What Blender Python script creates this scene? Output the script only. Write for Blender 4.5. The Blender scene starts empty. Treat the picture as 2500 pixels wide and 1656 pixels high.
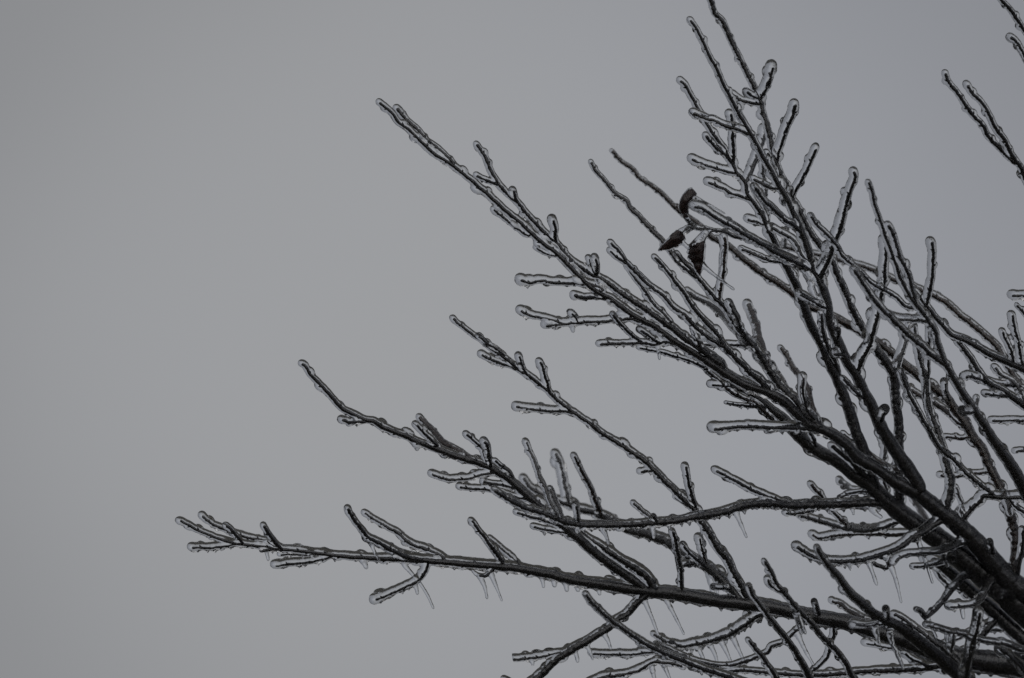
import bpy, math, random
import numpy as np
from mathutils import Vector, Matrix, noise, kdtree

random.seed(7)
S = bpy.context.scene
COL = S.collection

# ------------------------------------------------------------------ camera
UNIT = 0.0005                    # metres per photograph pixel at the focus distance (frame is 1.25 m wide)
D0 = 8000.0                      # focus distance in those units (4 m)
TILT, ROLL = math.radians(17.0), math.radians(13.0)
cam_data = bpy.data.cameras.new("camera")
cam = bpy.data.objects.new("camera", cam_data)
COL.objects.link(cam)
CAM_POS = Vector((0.0, 0.0, 1.62))
fwd = Vector((0.0, math.cos(TILT), math.sin(TILT)))
right = Vector((1.0, 0.0, 0.0))
up = right.cross(fwd).normalized()
# the icicles of the picture lean down to the right, so world up leans to the left
r2 = right * math.cos(-ROLL) - up * math.sin(-ROLL)
u2 = right * math.sin(-ROLL) + up * math.cos(-ROLL)
R3 = Matrix((r2, u2, -fwd)).transposed()
cam.matrix_world = Matrix.Translation(CAM_POS) @ R3.to_4x4()
cam_data.sensor_width = 36.0
cam_data.lens = 36.0 * (D0 * UNIT) / (2500 * UNIT)
cam_data.clip_start = 0.05
cam_data.clip_end = 3000.0
cam_data.dof.use_dof = True
cam_data.dof.focus_distance = D0 * UNIT
cam_data.dof.aperture_fstop = 2.8
cam_data.dof.aperture_blades = 9
S.camera = cam
MW = np.array(cam.matrix_world)

# ------------------------------------------------------------------ sky, sun, exposure
SUN_EL, SUN_AZ = math.radians(42), math.radians(200)
world = bpy.data.worlds.new("World")
S.world = world
world.use_nodes = True
nt = world.node_tree
nt.nodes.clear()
N, L = nt.nodes.new, nt.links.new
wout = N('ShaderNodeOutputWorld'); bg = N('ShaderNodeBackground')
bg.inputs['Strength'].default_value = 0.1
sky = N('ShaderNodeTexSky'); sky.sky_type = 'NISHITA'; sky.sun_disc = False
sky.sun_elevation = SUN_EL; sky.sun_rotation = SUN_AZ
sky.dust_density = 4.0; sky.air_density = 1.0
tc = N('ShaderNodeTexCoord')
# lens darkening painted into the cloud around a broad paler area; soft cloud noise
dot = N('ShaderNodeVectorMath'); dot.operation = 'DOT_PRODUCT'
bright = (fwd * 1.0 + r2 * 0.016 + u2 * 0.004).normalized()
dot.inputs[1].default_value = bright
L(tc.outputs['Generated'], dot.inputs[0])
ac = N('ShaderNodeMath'); ac.operation = 'ARCCOSINE'; L(dot.outputs['Value'], ac.inputs[0])
nz = N('ShaderNodeTexNoise'); nz.inputs['Scale'].default_value = 3.2; nz.inputs['Detail'].default_value = 2.0
L(tc.outputs['Generated'], nz.inputs['Vector'])
nm = N('ShaderNodeMath'); nm.operation = 'MULTIPLY_ADD'; nm.inputs[1].default_value = 0.16; nm.inputs[2].default_value = -0.08
L(nz.outputs['Fac'], nm.inputs[0])
ad = N('ShaderNodeMath'); ad.operation = 'ADD'; L(ac.outputs[0], ad.inputs[0]); L(nm.outputs[0], ad.inputs[1])
ramp = N('ShaderNodeValToRGB')
ramp.color_ramp.interpolation = 'B_SPLINE'
mr = N('ShaderNodeMapRange'); mr.inputs['From Min'].default_value = 0.0; mr.inputs['From Max'].default_value = 0.9
L(ad.outputs[0], mr.inputs['Value']); L(mr.outputs['Result'], ramp.inputs['Fac'])
els = ramp.color_ramp.elements
els[0].position = 0.0; els[0].color = (1, 1, 1, 1)
els[1].position = 1.0; els[1].color = (0.56, 0.565, 0.58, 1)
for p, v in ((0.08, 1.0), (0.14, 0.93), (0.20, 0.79), (0.29, 0.68), (0.46, 0.61), (0.7, 0.58)):
    e = els.new(p); e.color = (v, v, v * 1.01, 1)
cg = N('ShaderNodeMix'); cg.data_type = 'RGBA'; cg.blend_type = 'MULTIPLY'; cg.inputs['Factor'].default_value = 1.0
cg.inputs[6].default_value = (3.36, 3.41, 3.50, 1)
L(ramp.outputs['Color'], cg.inputs[7])
d2 = N('ShaderNodeVectorMath'); d2.operation = 'DOT_PRODUCT'; d2.inputs[1].default_value = r2
L(tc.outputs['Generated'], d2.inputs[0])
m2 = N('ShaderNodeMapRange'); m2.interpolation_type = 'SMOOTHSTEP'; m2.inputs['From Min'].default_value = -0.08; m2.inputs['From Max'].default_value = 0.15
L(d2.outputs['Value'], m2.inputs['Value'])
tint = N('ShaderNodeMix'); tint.data_type = 'RGBA'; tint.blend_type = 'MULTIPLY'
L(m2.outputs['Result'], tint.inputs['Factor']); L(cg.outputs[2], tint.inputs[6]); tint.inputs[7].default_value = (0.95, 0.965, 1.01, 1)
mx = N('ShaderNodeMix'); mx.data_type = 'RGBA'; mx.inputs['Factor'].default_value = 0.985
L(sky.outputs['Color'], mx.inputs[6]); L(tint.outputs[2], mx.inputs[7])
L(mx.outputs[2], bg.inputs['Color']); L(bg.outputs['Background'], wout.inputs['Surface'])

sd = bpy.data.lights.new("sun", 'SUN'); sd.energy = 0.5; sd.angle = math.radians(90); sd.color = (1.0, 0.97, 0.93)
sun = bpy.data.objects.new("sun", sd); COL.objects.link(sun)
sdir = Vector((math.sin(SUN_AZ) * math.cos(SUN_EL), math.cos(SUN_AZ) * math.cos(SUN_EL), math.sin(SUN_EL)))
sun.rotation_euler = sdir.to_track_quat('Z', 'Y').to_euler()
sun.location = (0, 0, 30)

vs = S.view_settings
vs.view_transform = 'Standard'; vs.look = 'None'; vs.exposure = 0.0; vs.gamma = 1.0; vs.use_curve_mapping = False
S.cycles.max_bounces = 14; S.cycles.transmission_bounces = 12; S.cycles.glossy_bounces = 6
S.cycles.sample_clamp_indirect = 4.0
S.cycles.use_denoising = True
S.cycles.blur_glossy = 0.3

# ------------------------------------------------------------------ materials
def mat(name):
    m = bpy.data.materials.new(name); m.use_nodes = True
    return m, m.node_tree, m.node_tree.nodes['Principled BSDF']

def bark_material(name, c1, c2):
    m, t, b = mat(name)
    n = t.nodes.new('ShaderNodeTexNoise'); n.inputs['Scale'].default_value = 260; n.inputs['Detail'].default_value = 5
    g = t.nodes.new('ShaderNodeTexCoord'); t.links.new(g.outputs['Object'], n.inputs['Vector'])
    r = t.nodes.new('ShaderNodeValToRGB')
    r.color_ramp.elements[0].position = 0.35; r.color_ramp.elements[0].color = (*c1, 1)
    r.color_ramp.elements[1].position = 0.7; r.color_ramp.elements[1].color = (*c2, 1)
    t.links.new(n.outputs['Fac'], r.inputs['Fac']); t.links.new(r.outputs['Color'], b.inputs['Base Color'])
    n2 = t.nodes.new('ShaderNodeTexNoise'); n2.inputs['Scale'].default_value = 700; n2.inputs['Detail'].default_value = 3
    t.links.new(g.outputs['Object'], n2.inputs['Vector'])
    n3 = t.nodes.new('ShaderNodeTexNoise'); n3.inputs['Scale'].default_value = 110; n3.inputs['Detail'].default_value = 4
    t.links.new(g.outputs['Object'], n3.inputs['Vector'])
    b3 = t.nodes.new('ShaderNodeBump'); b3.inputs['Strength'].default_value = 0.6; b3.inputs['Distance'].default_value = 0.0022
    t.links.new(n3.outputs['Fac'], b3.inputs['Height'])
    bp = t.nodes.new('ShaderNodeBump'); bp.inputs['Strength'].default_value = 0.5; bp.inputs['Distance'].default_value = 0.0006
    t.links.new(b3.outputs['Normal'], bp.inputs['Normal'])
    t.links.new(n2.outputs['Fac'], bp.inputs['Height']); t.links.new(bp.outputs['Normal'], b.inputs['Normal'])
    b.inputs['Roughness'].default_value = 0.26
    b.inputs['IOR'].default_value = 1.7
    b.inputs['Coat Weight'].default_value = 0.6; b.inputs['Coat Roughness'].default_value = 0.15
    return m
BARK = bark_material("dark_wet_bark", (0.012, 0.011, 0.013), (0.048, 0.045, 0.049))
BARK_BROWN = bark_material("brown_wet_bark", (0.018, 0.009, 0.006), (0.060, 0.030, 0.020))

ICE, t, b = mat("clear_glaze_ice")
b.inputs['Base Color'].default_value = (0.915, 0.928, 0.948, 1)
b.inputs['Transmission Weight'].default_value = 1.0
b.inputs['IOR'].default_value = 1.31
g = t.nodes.new('ShaderNodeTexCoord')
n = t.nodes.new('ShaderNodeTexNoise'); n.inputs['Scale'].default_value = 38; n.inputs['Detail'].default_value = 3
t.links.new(g.outputs['Object'], n.inputs['Vector'])
r = t.nodes.new('ShaderNodeMapRange'); r.inputs['From Min'].default_value = 0.42; r.inputs['From Max'].default_value = 0.72
r.inputs['To Min'].default_value = 0.02; r.inputs['To Max'].default_value = 0.24
t.links.new(n.outputs['Fac'], r.inputs['Value']); t.links.new(r.outputs['Result'], b.inputs['Roughness'])
n = t.nodes.new('ShaderNodeTexNoise'); n.inputs['Scale'].default_value = 240; n.inputs['Detail'].default_value = 3
t.links.new(g.outputs['Object'], n.inputs['Vector'])
bp = t.nodes.new('ShaderNodeBump'); bp.inputs['Strength'].default_value = 0.5; bp.inputs['Distance'].default_value = 0.0012
t.links.new(n.outputs['Fac'], bp.inputs['Height']); t.links.new(bp.outputs['Normal'], b.inputs['Normal'])

LEAF, t, b = mat("dead_leaf")
g = t.nodes.new('ShaderNodeTexCoord')
n = t.nodes.new('ShaderNodeTexNoise'); n.inputs['Scale'].default_value = 180; n.inputs['Detail'].default_value = 4
t.links.new(g.outputs['Object'], n.inputs['Vector'])
r = t.nodes.new('ShaderNodeValToRGB')
r.color_ramp.elements[0].color = (0.012, 0.006, 0.006, 1); r.color_ramp.elements[1].color = (0.060, 0.026, 0.022, 1)
t.links.new(n.outputs['Fac'], r.inputs['Fac']); t.links.new(r.outputs['Color'], b.inputs['Base Color'])
b.inputs['Roughness'].default_value = 0.5

GROUND, t, b = mat("winter_ground")
g = t.nodes.new('ShaderNodeTexCoord')
n = t.nodes.new('ShaderNodeTexNoise'); n.inputs['Scale'].default_value = 0.6; n.inputs['Detail'].default_value = 8
t.links.new(g.outputs['Object'], n.inputs['Vector'])
r = t.nodes.new('ShaderNodeValToRGB')
r.color_ramp.elements[0].position = 0.35; r.color_ramp.elements[0].color = (0.045, 0.042, 0.034, 1)
r.color_ramp.elements[1].position = 0.7; r.color_ramp.elements[1].color = (0.120, 0.110, 0.085, 1)
t.links.new(n.outputs['Fac'], r.inputs['Fac']); t.links.new(r.outputs['Color'], b.inputs['Base Color'])
b.inputs['Roughness'].default_value = 0.9

# ------------------------------------------------------------------ ground
def mesh_obj(name, verts, faces, m, parent=None, smooth=True):
    me = bpy.data.meshes.new(name)
    me.from_pydata([tuple(v) for v in verts], [], [tuple(f) for f in faces])
    me.materials.append(m)
    if smooth:
        me.polygons.foreach_set('use_smooth', [True] * len(me.polygons))
    o = bpy.data.objects.new(name, me); COL.objects.link(o)
    if parent: o.parent = parent
    return o
gn = 60
gv = []; gf = []
for j in range(gn + 1):
    for i in range(gn + 1):
        a = (i / gn * 2 - 1); c = (j / gn * 2 - 1)
        x = math.copysign(abs(a) ** 2.6, a) * 1500; y = math.copysign(abs(c) ** 2.6, c) * 1500
        d = math.hypot(x, y)
        z = 0.05 * noise.noise((x * .4, y * .4, 0)) + min(d, 400) * 0.008 * (noise.noise((x * .012, y * .012, 3)))
        gv.append((x, y, z))
for j in range(gn):
    for i in range(gn):
        k = j * (gn + 1) + i
        gf.append((k, k + 1, k + gn + 2, k + gn + 1))
go = mesh_obj("ground", gv, gf, GROUND); go["kind"] = "structure"

# ------------------------------------------------------------------ branch table
# name | parent | depth (tip,base for limbs with no parent; tip offset for others) | ice radius tip,base | wood radius tip,base | flags | points from tip to base
# units: 0.5 mm;  flags: b brown bark, s smooth (no buds), q straight cut tip, i ice only
TABLE = """
RR|TR|0,0|11,38|6,34|s|2600 20 2625 200 2690 600 2770 1000 2840 1400 2870 1700 2866 1800
BB|TR|0,0|10,34|6,28|s|1160 1712 1500 1730 1900 1745 2300 1775 2600 1800 2870 1880
C|TR|60,0|10,60|8,56||1755 900 1780 934 1832 961 1885 1003 1917 1029 1949 1063 1991 1099 2044 1127 2086 1160 2127 1190 2169 1228 2211 1262 2253 1291 2296 1320 2380 1385 2444 1434 2496 1483 2640 1600 2860 1790
A|TR|0,-30|10,44|5,40||925 250 955 274 972 298 1000 318 1030 348 1062 377 1100 400 1149 439 1187 472 1240 519 1280 553 1320 590 1358 618 1395 655 1430 690 1455 710 1500 736 1545 770 1595 795 1640 828 1690 858 1748 896 1807 934 1866 955 1917 982 1970 1033 2022 1056 2065 1085 2095 1118 2148 1150 2190 1180 2243 1207 2296 1249 2338 1281 2391 1332 2454 1408 2498 1445 2620 1545 2860 1750
E|TR|0,40|8,46|5,42||438 1271 461 1282 484 1295 510 1306 537 1316 567 1325 611 1331 653 1337 696 1342 759 1348 801 1354 844 1358 900 1363 969 1365 1053 1370 1138 1377 1201 1382 1254 1387 1327 1400 1411 1419 1506 1433 1559 1441 1644 1450 1748 1467 1811 1474 1875 1482 1938 1496 2001 1509 2065 1520 2169 1551 2211 1564 2270 1588 2338 1605 2422 1620 2520 1635 2760 1740
F|E|-60|10,17|5,13||736 889 746 894 759 915 780 937 801 960 833 994 854 1008 892 1025 914 1029 937 1044 969 1057 996 1067 1022 1080 1053 1091 1096 1108 1127 1118 1159 1127 1191 1139 1214 1152 1239 1167 1260 1184 1280 1203 1310 1229 1345 1258 1390 1296 1422 1322 1453 1350 1496 1382 1527 1403 1559 1426 1578 1443
F2|E|20|10,18|5,10||1385 1270 1422 1302 1443 1318 1485 1346 1527 1374 1559 1393 1584 1414 1597 1440
G|C|-230|10,15|7,12|d|1207 1197 1229 1211 1254 1226 1286 1241 1306 1247 1348 1262 1380 1275 1411 1281 1453 1283 1538 1281 1591 1277 1644 1272 1695 1263 1765 1251 1801 1239 1843 1231 1885 1230 1938 1234 2001 1232 2054 1231 2127 1228 2160 1228
D|E|60|9,15|4,9||1106 776 1120 791 1137 803 1156 818 1175 831 1194 848 1222 867 1243 882 1266 901 1291 918 1313 934 1336 953 1359 975 1386 996 1414 1016 1443 1036 1464 1053 1496 1074 1527 1093 1555 1112 1580 1131 1601 1152 1622 1173 1644 1194 1665 1215 1697 1245 1712 1272 1731 1300 1752 1336 1775 1363 1790 1395 1807 1426 1825 1465
K|E|520|12,17|5,12||1278 1167 1295 1190 1318 1203 1348 1220 1380 1228 1411 1241 1453 1253 1485 1266 1538 1294 1580 1304 1622 1320 1654 1340 1695 1367 1727 1384 1752 1405 1780 1431 1805 1460
A3|A|30|10,19|5,13||1163 352 1185 385 1200 420 1217 449 1240 475 1263 494 1291 528 1327 565 1360 596 1390 632 1443 668 1485 691 1513 713 1559 744 1601 773 1644 803 1675 828 1760 890
M|A|-160|10,24|5,21||1684 49 1701 72 1718 106 1731 135 1750 169 1765 203 1780 232 1801 273 1818 303 1837 334 1858 375 1877 406 1896 444 1917 478 1938 522 1959 570 1974 612 1984 652 2001 686 2010 705 2020 743 2027 790 2049 841 2070 885 2091 915 2106 951 2131 998 2148 1036 2180 1091 2211 1135 2243 1190
H|C|40|10,22|7,18||1722 -30 1735 0 1746 32 1765 55 1780 89 1796 123 1811 152 1828 186 1843 215 1856 243 1862 275 1872 304 1881 339 1887 368 1896 398 1906 425 1921 455 1932 482 1949 508 1965 542 1980 570 1997 593 2012 612 2031 637 2044 672 2060 705 2075 743 2097 786 2110 809 2131 839 2148 866 2169 894 2184 920 2186 950 2188 990 2194 1025 2195 1080 2194 1148 2196 1211 2200 1260
I|C|-40|12,19|5,18||1660 196 1672 207 1684 228 1695 249 1712 279 1727 305 1744 332 1765 360 1786 394 1797 419 1818 444 1824 472 1839 493 1858 522 1872 550 1890 590 1913 639 1930 669 1946 701 1959 737 1972 775 1984 803 2006 841 2022 881 2044 925 2062 972 2080 1020 2091 1056 2106 1093 2135 1190
Q|A|-40|9,19|4,12||1651 618 1670 642 1691 661 1710 686 1731 711 1752 734 1773 756 1787 778 1803 800 1820 825 1839 845 1860 873 1875 898 1896 930 1917 957 1938 976 1959 999 1980 1022 2001 1045
O|RR|-300|10,30|5,24||2120 444 2127 461 2135 497 2148 535 2160 571 2169 597 2184 635 2196 673 2209 701 2224 726 2247 756 2268 785 2283 810 2289 839 2304 881 2321 911 2338 942 2359 974 2378 1001 2401 1035 2418 1065 2444 1101 2465 1131 2486 1165 2502 1195 2570 1310 2700 1450 2900 1540
k2|A|420|7,15|5,11|b|1493 368 1517 394 1546 415 1565 438 1601 461 1631 489 1655 512 1685 533 1713 555 1735 578 1754 589 1780 603 1801 622 1832 646 1864 671 1896 690 1927 711 1972 749 2001 758 2031 772 2054 785 2089 803 2106 815 2139 834 2169 856 2211 894 2243 919 2275 944 2300 963 2317 978 2338 1010 2359 1036 2376 1068 2401 1101 2414 1135 2433 1173 2448 1203 2465 1253 2477 1296 2481 1330 2477 1380 2475 1425
k5|Q|150|8,10|4,7||1443 395 1453 415 1472 436 1489 457 1506 476 1530 491 1540 510 1559 527 1580 550 1601 571 1620 592 1639 618 1663 646 1700 677
k1|RR|500|9,14|5,9|b|1905 600 1917 603 1946 612 1987 620 2039 632 2065 639 2127 658 2169 677 2232 701 2279 722 2306 736 2338 764 2370 789 2412 824 2435 849 2465 900 2484 930 2530 985 2640 1080 2800 1120
oc|RR|-60|9,18|5,14||2234 709 2249 730 2270 756 2289 781 2306 800 2323 817 2338 824 2370 837 2401 856 2433 873 2465 887 2500 902 2570 930 2700 990 2800 1080
od|RR|20|10,18|6,14||2336 832 2355 854 2372 877 2384 898 2397 917 2412 934 2433 946 2465 965 2500 991 2570 1030 2700 1110 2850 1240
NL|BB|-380|10,24|6,20||1995 1336 2001 1350 2022 1382 2047 1409 2070 1443 2101 1471 2131 1498 2169 1519 2201 1534 2243 1566 2275 1591 2306 1617 2338 1645 2400 1700 2480 1790
L|N2|-60|8,14|4,9||1695 1634 1748 1642 1801 1637 1853 1640 1896 1644 1959 1648 2001 1648 2044 1646 2086 1642 2127 1638 2190 1637 2253 1633 2296 1627 2320 1632
N2|BB|100|16,30|12,24||2275 1367 2317 1395 2370 1443 2422 1488 2465 1528 2500 1560 2600 1660 2760 1800
a1|A|30|10,9|5,6||968 265 995 295 1020 317 1044 345 1073 366 1108 400
a2|A3|-20|8,9|4,5||1162 428 1180 437 1215 451
a3|A3|-15|10,9|4,5|s|1254 464 1257 478 1262 494
a4|A3|-40|11,11|4,6||1350 535 1356 560 1356 578 1357 592
a5|A3|-30|9,9|4,5|s|1437 630 1446 648 1454 668
a6|A3|-50|10,10|4,5|s|1453 629 1457 648 1457 670
a7|A|30|9,9|4,4||1205 511 1222 527 1240 540 1262 556 1290 575
a8|A|30|8,8|3,3|s|1308 606 1331 618 1360 624
a9|A|50|13,13|4,5||1270 684 1293 690 1318 685 1356 690 1390 691 1420 691 1468 705
a10|A|60|10,9|6,5|s|1401 721 1422 727 1439 725 1464 726 1482 730
a11|a12|30|12,11|4,4||1270 759 1301 771 1331 778 1352 784 1375 790
a12|A|30|12,12|4,5||1331 796 1369 792 1390 790 1432 786 1475 784 1517 780 1546 779 1600 800
a13|a12|-20|9,9|3,4|s|1394 764 1404 774 1412 788
a14|a15|-60|8,8|4,5||1495 767 1510 786 1527 803 1546 822 1566 836
a15|A|-30|9,10|5,5||1463 841 1496 839 1538 839 1570 837 1601 841 1627 835 1665 845
a16|a15|-60|9,9|4,5||1562 805 1580 818 1597 830 1612 838
a17|C|-100|8,9|3,5||1559 848 1591 856 1622 862 1654 872 1680 880 1700 888 1728 902 1775 930
a18|C|-40|8,10|4,7|b|1725 905 1752 927 1784 957 1818 974 1843 985 1864 1003 1889 1027 1930 1050
t1|C|-40|10,10|4,4||1735 940 1760 942 1784 944 1815 952
t2|C|-60|5,9|3,5||1771 984 1801 989 1832 993 1853 993 1880 1000
t3|A|-120|14,13|5,6||1741 1048 1784 1044 1832 1041 1896 1044 1959 1046 1990 1050
t4|C|-30|6,8|4,5||1976 1055 1985 1072 1992 1088 2000 1105
d1|D|-20|7,8|4,4||1167 820 1190 838 1212 852 1232 868
d2|D|40|10,10|4,5||1175 865 1199 877 1224 886 1249 894 1275 907
d3|D|-30|10,9|4,4||1267 868 1272 886 1279 903 1288 916
d4|D|-30|10,9|4,5||1318 882 1327 903 1333 924 1338 943 1342 957
d5|D|60|12,11|4,4||1259 994 1281 996 1313 999 1346 1002 1376 1004 1400 1008
d6|D|20|9,8|4,5|s|1563 1153 1587 1149 1603 1151
d7|D|-60|10,10|4,6||1674 1137 1678 1158 1682 1186 1692 1218 1699 1240
d8|D|20|6,8|3,4|s|1646 1213 1665 1224 1694 1243
f1|F|-20|10,10|5,5||833 1025 854 1030 882 1030 895 1028
f2|F|-30|10,10|4,5||1015 1036 1032 1055 1045 1068 1068 1088
f3|F|210|9,9|6,6|b|1024 1019 1039 1036 1060 1055 1081 1078 1102 1091 1121 1101 1152 1124
f4|F|-30|9,8|4,4||1136 1061 1159 1078 1178 1097 1192 1135
f5|F|-50|10,9|5,6||1181 1077 1191 1095 1195 1118 1200 1145
f5b|F|-20|7,7|4,4||1208 1123 1228 1140 1246 1156 1256 1178
f6|F|30|11,11|4,4||1053 1158 1079 1167 1106 1171 1138 1169 1176 1159 1206 1154 1222 1156
f7|F|30|8,9|4,5||1178 1176 1201 1180 1233 1186 1260 1192 1284 1206
f8|F|60|10,9|4,4||1121 1190 1159 1194 1201 1197 1240 1207 1270 1216 1300 1222
f9|F|40|9,10|4,5||1260 1251 1284 1258 1316 1266 1348 1277 1385 1292
f10|F|-20|9,9|4,4||1301 1286 1331 1294 1361 1298 1395 1301
g1|G|20|8,8|4,4||1545 1228 1559 1241 1578 1256 1596 1274
g1b|G|-20|8,8|5,6|s|1596 1261 1600 1268 1604 1276
g2|G|-40|11,12|4,6||1747 1148 1775 1163 1801 1177 1832 1194 1864 1208 1896 1222 1920 1231
g3|G|-30|9,9|4,4|s|1406 1232 1409 1249 1412 1275
g5|E|-100|9,9|5,6||1642 1296 1652 1335 1658 1367 1663 1399 1663 1431 1665 1450
h1|G|80|9,9|3,5||1284 1078 1293 1101 1306 1131 1318 1167 1331 1194 1344 1228 1354 1249 1362 1268
h2|G|60|9,9|5,6||1343 1194 1352 1213 1363 1239 1372 1268
h3|K|40|12,14|5,5||1356 1107 1367 1131 1373 1158 1380 1190 1386 1215 1392 1232
h4|K|-160|9,11|4,7|b|1401 1112 1411 1131 1426 1161 1441 1190 1453 1222 1464 1249 1474 1262
k3|K|-60|12,9|3,5|b|1707 1312 1712 1330 1716 1350 1720 1368 1724 1384
k4|K|-80|9,9|4,5||1667 1331 1684 1352 1708 1374 1728 1388
k6|K|-20|9,9|4,4||1665 1381 1685 1377 1708 1373
k7|K|-80|8,9|3,4||1742 1434 1760 1436 1785 1438
e1|E|40|10,10|4,4||493 1258 514 1276 540 1289 575 1302 605 1312 650 1322 692 1341
e2|E|-30|9,8|5,5||551 1283 565 1295 580 1312 594 1328
e3|E|20|11,10|4,4||468 1338 491 1337 518 1338 548 1333 578 1327
e4|E|-40|9,9|5,7||643 1282 651 1297 664 1314 677 1331 688 1341
e5|E|40|11,11|4,4||672 1381 706 1376 738 1374 770 1369 812 1357
e6|E|30|7,7|3,3|s|683 1354 720 1354 780 1353
e6b|E|-10|6,8|5,5|s|639 1346 655 1343 672 1341
e7|E|-120|9,15|5,8||850 1240 855 1255 869 1274 885 1295 899 1312 927 1327 958 1344 990 1358 1030 1368
e8|E|60|9,13|3,6||889 1252 906 1263 937 1282 969 1299 990 1318 1011 1331 1043 1342 1075 1358 1088 1370
e9|E|30|12,12|4,5||915 1465 948 1453 986 1434 1011 1424 1028 1411 1039 1394 1046 1372
e10|E|-40|9,11|4,7||1150 1271 1168 1293 1187 1318 1206 1344 1222 1363 1230 1382
e10b|E|40|9,12|3,3||1195 1314 1218 1333 1239 1352 1260 1371 1275 1388
e11|E|-30|6,7|5,5|s|1168 1406 1184 1407 1196 1400 1205 1388
e12|BB|60|12,14|9,10||1590 1444 1559 1469 1532 1498 1504 1515 1485 1534 1443 1559 1411 1578 1380 1597 1348 1621 1327 1642 1300 1665 1270 1700 1255 1722
e12c|E|0|10,13|8,9|s|1572 1460 1580 1450 1590 1442
e13|e12|20|11,11|4,4|q|1252 1609 1295 1606 1327 1602 1358 1597 1382 1594
e14|BB|-320|9,14|5,8||1430 1450 1443 1469 1466 1492 1492 1515 1527 1540 1559 1562 1591 1581 1633 1600 1675 1617 1727 1637 1790 1657 1860 1690 1930 1740
e15|E|260|9,17|4,8|d|1595 1548 1612 1558 1633 1568 1665 1576 1700 1572 1737 1563 1769 1553 1801 1536 1832 1515 1862 1496
e16|e15|-60|11,11|4,4||1445 1597 1475 1597 1506 1597 1549 1597 1580 1593 1615 1588 1655 1578
e17|BB|-60|8,14|4,6||1668 1628 1644 1620 1612 1617 1591 1618 1559 1636 1517 1647 1468 1655 1430 1680 1410 1728
e18|BB|0|9,10|4,5||1230 1658 1250 1672 1262 1722
l1|E|100|8,9|4,5||1600 1573 1642 1588 1684 1607 1727 1620 1769 1625 1801 1621 1849 1604 1875 1593 1885 1578 1911 1568 1930 1553 1949 1536 1968 1512
m1|BB|-260|9,12|5,9||1829 1430 1837 1452 1853 1473 1875 1505 1896 1532 1917 1557 1938 1585 1959 1621 1974 1650 1992 1700 2010 1750
m2|BB|-300|8,12|5,8||1865 1369 1877 1388 1887 1405 1895 1425 1913 1447 1934 1473 1959 1500 1980 1521 2001 1549 2033 1581 2065 1621 2079 1650 2110 1700 2140 1762
m2b|m2|-20|9,9|5,5||1876 1412 1880 1428 1896 1438 1912 1447
m3|BB|-100|7,12|4,8||1826 1561 1839 1578 1860 1602 1875 1625 1889 1646 1915 1690 1945 1748
m4|E|-60|9,9|5,6|s|1988 1470 1993 1483 2000 1502
m5|E|60|8,10|4,6||1978 1643 1991 1633 2012 1614 2022 1595 2027 1572 2035 1553 2037 1532 2040 1515
m6|E|190|10,10|4,5|b|2031 1467 2054 1475 2075 1491 2095 1502 2116 1512 2145 1528
n1|NL|60|10,12|5,6||2182 1500 2211 1515 2243 1538 2275 1564 2300 1579 2317 1595 2342 1621 2368 1655
n2|NL|-80|11,10|3,4||2084 1525 2116 1528 2152 1524 2178 1521
n3|NL|-60|9,9|4,5|s|2164 1488 2166 1500 2168 1515
n4|N2|60|11,10|3,4||2112 1571 2137 1574 2165 1581 2190 1584 2230 1592 2290 1580 2420 1520
n5|L|-30|10,10|4,5||2208 1594 2224 1608 2249 1619 2280 1628
P|A|-200|12,14|6,8|d|1945 1333 1959 1344 1985 1358 2022 1369 2065 1371 2106 1366 2137 1357 2169 1348 2201 1333 2222 1315 2253 1300 2285 1279 2310 1264
p2|A|-120|10,12|4,5||2184 1375 2192 1364 2211 1354 2253 1350 2296 1347 2327 1336 2350 1326 2385 1325
p3|P|20|6,6|5,5|s|2130 1374 2145 1382 2165 1388 2172 1370 2172 1350
q0|C|-220|7,12|6,7||2236 1488 2249 1494 2261 1506 2281 1492 2302 1469 2321 1445 2342 1420 2360 1405 2385 1390
r0|A|-80|11,12|4,5||2317 1483 2349 1479 2380 1475 2397 1460 2412 1437 2429 1416 2450 1406
s0|RR|-160|9,13|4,6||2260 1526 2285 1532 2317 1543 2359 1550 2391 1562 2433 1570 2465 1575 2500 1590 2570 1615 2700 1660 2920 1680
T|BB|-260|14,16|5,6||2391 1493 2387 1526 2378 1557 2370 1589 2363 1621 2359 1650 2370 1720 2400 1785
u0|s0|40|9,9|4,4|s|2317 1552 2319 1570 2322 1590
v0|BB|-80|12,16|5,8||2439 1583 2460 1598 2486 1621 2500 1638 2550 1690 2620 1800
w0|E|120|10,10|4,4|s|2427 1606 2430 1616 2432 1624
x0|C|-60|8,9|4,4||2228 1384 2255 1383 2285 1378 2335 1360
x1|N2|40|9,10|4,5||2253 1365 2279 1384 2296 1409 2317 1426 2350 1440
x2|C|-90|13,12|5,5|s|2325 1363 2327 1372 2330 1350
x3|N2|30|9,9|4,4|s|2355 1454 2362 1456 2375 1450
x4|C|-120|12,12|4,5|s|2438 1451 2460 1455 2480 1470
x5|N2|80|9,9|4,4||2393 1535 2420 1536 2450 1537 2470 1530
x6|A|-60|9,9|5,5|s|2417 1323 2420 1335 2424 1355
ha|H|-80|14,13|4,5||1887 162 1880 190 1870 215 1859 238
hb|H|-30|9,9|4,4|s|1821 224 1832 232 1850 240
hc|H|40|10,10|5,5||1786 230 1811 246 1843 252 1860 256
hd|H|-80|13,13|5,5||1941 254 1934 285 1921 313 1910 345 1901 370 1898 392
he|H|-60|10,11|5,5||1992 362 1976 402 1963 430 1949 453 1938 472 1934 486
hf|H|-30|8,9|4,4||1872 372 1882 392 1898 430
hg|H|-40|8,8|4,5|s|1932 463 1930 472 1930 480
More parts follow.
